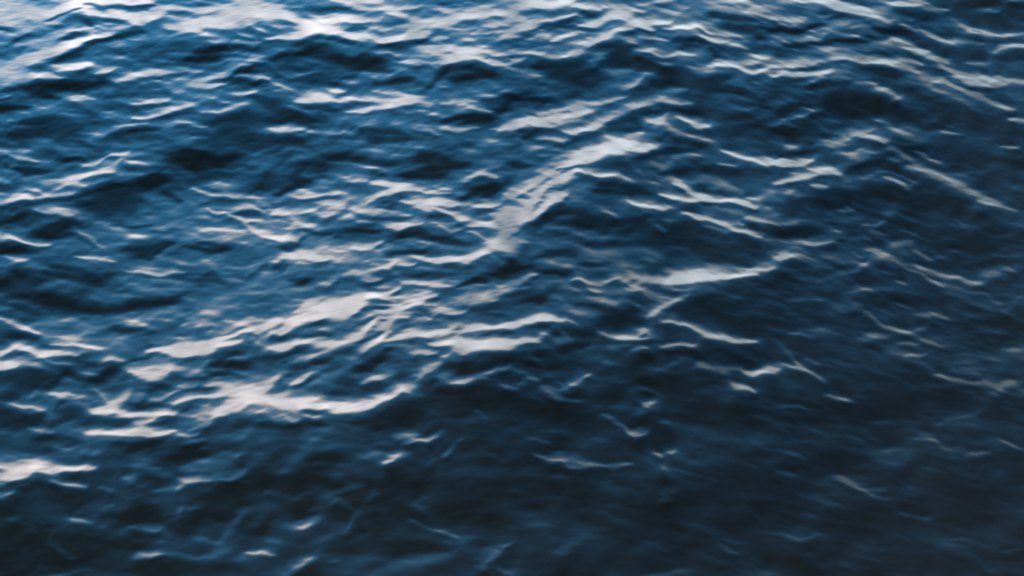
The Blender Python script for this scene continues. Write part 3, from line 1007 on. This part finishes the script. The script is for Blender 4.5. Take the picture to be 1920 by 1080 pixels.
BASE=np.array([[6,5.5,5,5,5.5,5.5,5.5,5,4,4,3,1.5,1],
[4,2.5,3.5,3,3,4,3.5,2,2,2.5,2,1.5,1.2],
[3.5,3,3,3,3,3.5,4,2,2,2,1.5,1,.8],
[3,2.5,3.5,4,4,3.5,3,2.5,2,1.8,1.5,1.2,1.2],
[3,3.5,4.5,5,4.5,3.5,2.5,2,1.8,1.2,1.2,1,1],
[2.5,2.6,3,3.2,2.3,1.3,1.3,1.2,1,.8,.6,.7,.8],
[1.7,1.3,1.5,1.5,1.4,1.3,1.1,1,.8,.8,.8,.7,.7],
[1,1,1.5,1.8,1.5,1.3,1.2,1,.8,.7,.6,.6,.6]])
def parse(txt):
    S=[];r=c=0
    for ln in txt.strip().split('\n'):
        if ln[0]=='#': r,c=map(int,ln[1:].split(','));continue
        a=ln.split(); pts=np.array([list(map(float,p.split(','))) for p in a[1:]])
        pts[:,0]=(pts[:,0]*10/4+c*480)/1920; pts[:,1]=(pts[:,1]*10/4+r*270)/1920; pts[:,2]*=2.5/1920
        S.append((float(a[0]),pts))
    return S
def vnoise(x,y,seed):
    g=np.random.RandomState(seed).rand(256,256)*2-1
    i=np.floor(x).astype(int);j=np.floor(y).astype(int);u=x-i;v=y-j
    u=u*u*u*(u*(u*6-15)+10);v=v*v*v*(v*(v*6-15)+10)
    i&=255;j&=255;a=(i+1)&255;b=(j+1)&255
    return (g[j,i]*(1-u)+g[j,a]*u)*(1-v)+(g[b,i]*(1-u)+g[b,a]*u)*v
def raster(S,W=960,H=540,X=None,Y=None):
    X,Y=np.meshgrid((np.arange(W)+.5)/W,(np.arange(H)+.5)/W)
    X0,Y0=X,Y
    X=X0+vnoise(X0*40,Y0*90,1)*.0035+vnoise(X0*95,Y0*200,2)*.0016
    Y=Y0+vnoise(X0*45,Y0*70,3)*.0022+vnoise(X0*110,Y0*190,4)*.0011
    gy=Y/(H/W)*7; gx=X*12
    iy=np.clip(gy.astype(int),0,6); ix=np.clip(gx.astype(int),0,11); fy=gy-iy; fx=gx-ix
    s=lambda t:t*t*(3-2*t)
    fy=s(fy);fx=s(fx)
    T=(BASE[iy,ix]*(1-fy)+BASE[iy+1,ix]*fy)*(1-fx)+(BASE[iy,ix+1]*(1-fy)+BASE[iy+1,ix+1]*fy)*fx
    def key(s_):
        L,p=s_; m=p[:,2].max()*1920/2.5
        if L<3.6: return (0,-m) if m>=1.6 else (3,-m)
        if L<6.1: return (1,-m)
        return (2,L)
    w0=s(np.clip((X0-.45)/.35,0,1))
    rg=lambda x,y,k: 1-3.2*np.abs(vnoise(x,y,k))
    T=T+.6*s(np.clip((T-1.6)/2,0,1))
    FR=.35*vnoise(X0*48,Y0*120,63)+.4*rg(X0*30,(Y0*.97+X0*(.16-.34*w0))*190,61)+.35*rg(X0*60,(Y0*.97+X0*(.16-.34*w0))*360,62)
    WD2=vnoise(X0*44,Y0*60,68)
    WD=vnoise(X0*60,Y0*85,64)
    SH=np.zeros_like(T)
    todo=sorted(S,key=key)
    seq=[(q,False) for q in todo if key(q)[0]<2]+[(q,False) for q in todo if key(q)[0]==2 and q[0]>=6.5]
    seq+=[(None,True)]+[(q,True) for q in todo if key(q)[0]>=2]
    for q,done in seq:
        if q is None: T=T*(1-SH); continue
        L,p=q
        m=p[:,2].max()*1920/2.5
        if L<3.6: lo,hi,a=(.35,1.6,1.) if m>=1.6 else (.3,1.4,.85)
        elif L<6.1: lo,hi,a=0.,2.3,.8
        else: lo,hi,a=.5,1.45,1
        r=p[:,2].max()*3.4
        x0=max(0,int((p[:,0].min()-r)*W));x1=min(W,int((p[:,0].max()+r)*W)+2)
        y0=max(0,int((p[:,1].min()-r)*W));y1=min(H,int((p[:,1].max()+r)*W)+2)
        if x1<=x0 or y1<=y0: continue
        up=np.zeros((y1-y0,x1-x0),bool)
        xs=X[y0:y1,x0:x1];ys=Y[y0:y1,x0:x1];d=np.full(xs.shape,9.)
        if len(p)==1: p=np.vstack([p,p+[1e-6,0,0]])
        patch=L<=6.05
        if L<3.6 and m>=1.6: L=L*.55
        segs=list(zip(p[:-1],p[1:]))
        if patch:
            lim=lambda A,B:np.hypot((B[0]-A[0])*.75,B[1]-A[1])<=(9+3*(A[2]+B[2])*768)/768
            ss=[(A,B) for A,B in segs if lim(A,B)]
            segs=ss+[(A,A+[1e-6,0,0]) for A in p]
        sx=1. if not patch else (.5 if m>1.4 else .75)
        for A,B in segs:
            if sx<1 and abs(B[1]-A[1])>abs(B[0]-A[0])*1.2: kx=1.
            else: kx=sx
            v=B[:2]-A[:2];t=np.clip(((xs-A[0])*v[0]+(ys-A[1])*v[1])/(v@v+1e-12),0,1)
            rr=A[2]+(B[2]-A[2])*t
            dn=np.hypot((xs-A[0]-t*v[0])*kx,ys-A[1]-t*v[1])/rr
            up=np.where(dn<d,ys<A[1]+t*v[1],up)
            d=np.minimum(d,dn)
        if done and not patch and L>=6.5 and m<5:
            h=s(np.clip((4.2-d)/3.4,0,1))*np.where(up,.9,.4); lv=np.maximum(T[y0:y1,x0:x1],L*.66)
            T[y0:y1,x0:x1]=T[y0:y1,x0:x1]*(1-h)+lv*h
        if not patch:       # crisp lower edge of a crest, its back fading upward, the face below it darker
            if L>=6.5 and not done:
                k=.55*s(np.clip((3.6-d)/2.2,0,1))*(~up)*min(1,m/1.5); SH[y0:y1,x0:x1]=np.maximum(SH[y0:y1,x0:x1],k)
                continue
            if L>=6.05:
                f=FR[y0:y1,x0:x1]; mx_,my_=p[:,0].mean(),p[:,1].mean()
                if L<8.75: L=L-1.45*s(np.clip((mx_-.72)/.16,0,1))-.3*s(np.clip((my_-.3)/.1,0,1))*(mx_>.45)
                d=d*(1+.38*WD[y0:y1,x0:x1])
                d=d-np.where(up,.42,.2)*f*min(1,.4+m*.3)
                if m<1.7:
                    q_=1.35 if L<7.1 else 1.
                    hi=np.where(up,2.5,2.0)*q_; lo=.0; L=L-.35*(L<7.4)
                else:
                    hi=np.where(up,2.1,1.5); lo=np.where(up,.25,.5)
        al=a*s(np.clip((hi-d)/(hi-lo),0,1))
        if 3.6<L<7.2 and m<2.2: al=al*(.3+.7*s(np.clip((WD2[y0:y1,x0:x1]+.45)/.8,0,1)))
        T[y0:y1,x0:x1]=T[y0:y1,x0:x1]*(1-al)+L*al
    dip=np.clip(rg(X0*24,(Y0*.97+X0*(.2-.42*w0))*210,65)-.35,0,1)+.7*np.clip(rg(X0*50,(Y0*.97+X0*(.12-.34*w0))*400,66)-.4,0,1)
    dip=dip*np.clip(.25+vnoise(X0*22,Y0*40,67)*1.4,0,1)
    T=T-1.7*dip*s(np.clip((T-5.5)/2.5,0,1))
    # fine ripple texture
    a=X0*.96-Y0*.28;b=Y0*.96+X0*.28           # \\ family on the right
    a2=X0*.97+Y0*.24;b2=Y0*.97-X0*.24
    w=s(np.clip((X0-.45)/.35,0,1))
    def rid(x,y,k): return 1-3.2*np.abs(vnoise(x,y,k))
    def fam(a,b,k): return .45*vnoise(a*34,b*130,10+k)+.30*rid(a*52,b*190,20+k)+.30*rid(a*110,b*400,40+k)
    n=fam(a,b,0)*(1-w)+fam(a2,b2,1)*w
    big=vnoise(X0*16,Y0*40,30)
    amp=.45+.25*T*(T<6)*1.+1.6*(T>=6)*0
    amp=np.clip(.45+.22*T,0,1.35)*np.clip((9.9-T)/3,.3,1)*np.clip(1.25-Y0*1.0,.6,1.2)
    iso=vnoise(X0*30,Y0*38,71)+.6*vnoise(X0*62,Y0*70,72)
    def dash(a,b,k): return np.clip(vnoise(a*44,b*185,80+k)-.12,0,1)*1.3+np.clip(vnoise(a*85,b*360,90+k)-.1,0,1)*1.1
    ah,bh=X0,Y0-X0*.06
    ds=dash(ah,bh,0)*(1-w)+dash(a2,b2,1)*w
    T=T+ds*1.5*np.clip(.15+.34*T+.5*s(np.clip((X0-.42)/.2,0,1))*s(np.clip((Y0-.15)/.15,0,1)),0,1.5)*np.clip((8.5-T)/3,0,1)*np.clip(1.35-Y0*1.3,.55,1.2)
    T=T+(n*1.05+big*.85)*amp-.55*np.clip(T/3,0,1)*np.clip((8.8-T)/2,0,1)+iso*1.05*s(np.clip((Y0-.36)/.12,0,1))*np.clip((T-.2)/1.2,0,1)
    return np.clip(T,0,9)
CM=np.array([[28,37,44],[30,46,62],[32,58,84],[34,72,106],[36,88,128],[42,104,146],[70,128,168],[130,155,185],[190,188,203],[218,210,208]])/255.
def color(T):
    return np.stack([np.interp(T,np.arange(10),CM[:,k]) for k in range(3)],-1)


TW, TH = 1280, 720
TONE = raster(parse(OBSERVED), TW, TH)
LIN = np.where(CM <= .04045, CM / 12.92, ((CM + .055) / 1.055) ** 2.4)
LUMT = LIN @ np.array([.2126, .7152, .0722])
LUMT = LUMT * np.array([.97, .96, .97, 1, 1, 1.02, 1.08, 1.18, 1.22, 1.2])   # glints lose a little to blur and roughness
BODY = 0.0135                     # light that comes back out of the water itself

# ------------------------------------------------------------------ sea surface from the observed slopes
se = np.sin(np.radians([e for e, _ in SKY]))
sv = np.array([c for _, c in SKY])
def sky_lum(rx, ry, rz):
    a = np.arctan2(rx, ry) - math.radians(AZ0)
    v = 0
    for i, w in enumerate((.2126, .7152, .0722)):
        v = v + w * np.interp(rz, se, sv[:, i]) * (AZB + (1 - AZB) * np.exp(-(a / math.radians(AZW[i])) ** 2))
    v += NISHITA * (.45 + 3.5 * np.exp(-np.clip(rz, 0, 1) / .12) * np.exp(-((a + .09) / .5) ** 2))
    return np.where(rz < 0, .15, v)
def seen(sx, sy, vx, vy, vz):
    """brightness of a facet with slopes sx, sy seen along unit vector v (point to eye)"""
    q = 1 / np.sqrt(1 + sx * sx + sy * sy)
    c = np.clip((-sx * vx - sy * vy + vz) * q, .02, 1)
    rx, ry, rz = 2 * c * q * -sx - vx, 2 * c * q * -sy - vy, 2 * c * q - vz
    g = np.sqrt(1.33 ** 2 - 1 + c * c)
    A = (g - c) / (g + c); B = (c * (g + c) - 1) / (c * (g - c) + 1)
    return .5 * A * A * (1 + B * B) * sky_lum(rx, ry, rz) + BODY

X0, X1, Y0, Y1, NX, NY = -6.0, 6.0, 2.8, 15.2, 1200, 1280
gx = X0 + (np.arange(NX) + .5) * (X1 - X0) / NX
gy = Y0 + (np.arange(NY) + .5) * (Y1 - Y0) / NY
GX, GY = np.meshgrid(gx, gy)
kx = np.fft.rfftfreq(NX, (X1 - X0) / NX)[None, :] * 2 * math.pi
ky = np.fft.fftfreq(NY, (Y1 - Y0) / NY)[:, None] * 2 * math.pi
LAM, MU = .25, (2 * math.pi / 14) ** 2 * .3
def smooth(a, b, t):
    t = np.clip((t - a) / (b - a), 0, 1)
    return t * t * (3 - 2 * t)
WIN = smooth(0, 1.0, GX - X0) * smooth(0, 1.0, X1 - GX) * smooth(0, .6, GY - Y0) * smooth(0, 1.6, Y1 - GY)

def frame_mask(x, y, a, b):
    """1 where the water was observed, falling to 0 between a and b frame widths outside it"""
    u = np.abs(LENS / SENSOR * x / (y * math.cos(PITCH) + CAM_H * math.sin(PITCH)))
    return 1 - smooth(.5 + a, .5 + b, u)
WIN = WIN * frame_mask(GX, GY, .04, .30)

def swell(x, y):
    """open sea around: sum of many directional wave trains"""
    r = np.random.RandomState(5)
    h = np.zeros(np.broadcast(x, y).shape)
    for lam in np.geomspace(.14, 9, 44):
        k = 2 * math.pi / lam; a = .0062 * lam ** .95
        th = math.radians(-90) + r.normal(0, .5)
        p = k * (x * math.cos(th) + y * math.sin(th)) + r.rand() * 6.28
        h = h + a * np.sin(p + .35 * np.sin(p))
    return h

def bilin(A, u, v):
    n, m = A.shape
    u = np.clip(u, 0, m - 1.001); v = np.clip(v, 0, n - 1.001)
    i = u.astype(int); j = v.astype(int); a = u - i; b = v - j
    return (A[j, i] * (1 - a) + A[j, i + 1] * a) * (1 - b) + (A[j + 1, i] * (1 - a) + A[j + 1, i + 1] * a) * b
FL = LENS / SENSOR
cp, sp = math.cos(PITCH), math.sin(PITCH)
def tone_at(h):
    dz = h - CAM_H
    zc = GY * cp - dz * sp
    yc = GY * sp + dz * cp
    u = FL * GX / zc + .5
    v = TH / TW / 2 - FL * yc / zc
    a = TH / TW
    u = 1 - np.abs(1 - np.abs(u)); v = a - np.abs(a - np.abs(v))
    return bilin(TONE, u * TW - .5, v * TW - .5)

H = np.zeros((NY, NX))
sx = np.zeros_like(H); sy0 = np.zeros_like(H)
# waves run towards the viewer: long furrows along the line of sight die out
KEEP = .985 - .28 * kx * kx / (kx * kx + 10 * ky * ky + (2 * math.pi / 1.2) ** 2)
DEN = ky * ky + LAM * kx * kx + MU
for it in range(15):
    T = tone_at(H)
    goal = np.interp(T, np.arange(10), LUMT)
    vx, vy, vz = -GX, -GY, CAM_H - H
    q = 1 / np.sqrt(vx * vx + vy * vy + vz * vz)
    vx, vy, vz = vx * q, vy * q, vz * q
    dep = np.arcsin(vz)
    ax, ay = GX / np.hypot(GX, GY), GY / np.hypot(GX, GY)
    s0 = sx * ax + sy0 * ay                       # slope now, along the line of sight
    cx, cy = sx - s0 * ax, sy0 - s0 * ay          # slope across it
    lo = -np.tan(np.minimum((dep - .10) / 2, .32)); hi = np.full_like(H, .26)
    for _ in range(7):
        mid = (lo + hi) / 2
        br = seen(cx + mid * ax, cy + mid * ay, vx, vy, vz) > goal
        lo = np.where(br, mid, lo); hi = np.where(br, hi, mid)
    sy = (lo + hi) / 2
    dlt = np.clip(sy - s0, -.2, .2) * WIN
    F = np.fft.rfft2(dlt * ay) * (-1j * ky) + np.fft.rfft2(dlt * ax) * (-1j * kx)
    H = np.fft.irfft2(np.fft.rfft2(H) * KEEP + F / DEN * (1 if it < 2 else .75), s=(NY, NX))
    sx = np.clip(np.gradient(H, gx, axis=1), -.3, .3)
    sy0 = np.gradient(H, gy, axis=0)
print('height range', H.min(), H.max(), 'rms slope', sy0.std(), sx.std())

# rows and columns of the one sheet: fine where the waves are near, wider towards the horizon
def lines(a, b, step_a, step_b, far, growth=1.13):
    v = [a]
    while v[-1] < b:
        f = (v[-1] - a) / (b - a)
        v.append(v[-1] + step_a + (step_b - step_a) * f)
    lo, st = [a], step_a
    while lo[-1] > -far:
        st *= growth; lo.append(lo[-1] - st)
    st = step_b
    while v[-1] < far:
        st *= growth; v.append(v[-1] + st)
    return np.array(lo[:0:-1] + v)
xs = lines(-5.1, 5.1, .0078, .0078, 2500)
ys = lines(3.3, 14.6, .0080, .0240, 2500)
MX, MY = np.meshgrid(xs, ys)
inner = bilin(H, (MX - X0) / (X1 - X0) * NX - .5, (MY - Y0) / (Y1 - Y0) * NY - .5)
m = smooth(X0 + .2, X0 + 1.2, MX) * smooth(-X1 + .2, -X1 + 1.2, -MX) * smooth(Y0 + .1, Y0 + .8, MY) * smooth(-Y1 + .2, -Y1 + 1.6, -MY)
calm = m * frame_mask(MX, MY, .03, .22)          # no extra swell where the waves were observed
m = m * frame_mask(MX, MY, .15, .9)
dist = np.hypot(MX, MY)
Z = inner * m + (1 - calm) * swell(MX, MY) * (1 - smooth(60, 400, dist))
nx, ny = len(xs), len(ys)
co = np.stack([MX, MY, Z], -1).reshape(-1, 3).astype(np.float32)
idx = np.arange(nx * ny).reshape(ny, nx)
quads = np.stack([idx[:-1, :-1], idx[:-1, 1:], idx[1:, 1:], idx[1:, :-1]], -1).reshape(-1, 4).astype(np.int32)
me = bpy.data.meshes.new('sea_water')
me.vertices.add(len(co)); me.vertices.foreach_set('co', co.ravel())
me.loops.add(quads.size); me.loops.foreach_set('vertex_index', quads.ravel())
me.polygons.add(len(quads)); me.polygons.foreach_set('loop_start', np.arange(0, quads.size, 4, dtype=np.int32))
me.polygons.foreach_set('use_smooth', np.ones(len(quads), bool))
me.update(calc_edges=True); me.validate()
print('quads', len(quads))

mat = bpy.data.materials.new('sea_water'); mat.use_nodes = True
mn = mat.node_tree; b = mn.nodes['Principled BSDF']
b.inputs['Base Color'].default_value = (.064, .050, .032, 1)
b.inputs['Roughness'].default_value = .06
b.inputs['IOR'].default_value = 1.333
# capillary ripples too small for the mesh, longer across the wind than along it
def ripple(sx_, sy_, rot, dist, prev=None):
    m_ = mn.nodes.new('ShaderNodeMapping'); m_.inputs['Scale'].default_value = (sx_, sy_, 1); m_.inputs['Rotation'].default_value = (0, 0, math.radians(rot))
    mn.links.new(mn.nodes.new('ShaderNodeTexCoord').outputs['Object'], m_.inputs[0])
    n_ = mn.nodes.new('ShaderNodeTexNoise'); n_.inputs['Scale'].default_value = 1; n_.inputs['Detail'].default_value = 1.5
    n_.inputs['Distortion'].default_value = .6
    mn.links.new(m_.outputs[0], n_.inputs['Vector'])
    b_ = mn.nodes.new('ShaderNodeBump'); b_.inputs['Strength'].default_value = 1; b_.inputs['Distance'].default_value = dist
    mn.links.new(n_.outputs[0], b_.inputs['Height'])
    if prev: mn.links.new(prev.outputs[0], b_.inputs['Normal'])
    return b_
r1 = ripple(4.5, 8, 14, .0008)
mn.links.new(r1.outputs[0], b.inputs['Normal'])
me.materials.append(mat)
sea = bpy.data.objects.new('sea_water', me)
S.collection.objects.link(sea)
sea['kind'] = 'structure'
sea['label'] = 'dark blue choppy sea water with pale dusk light on its wave backs'
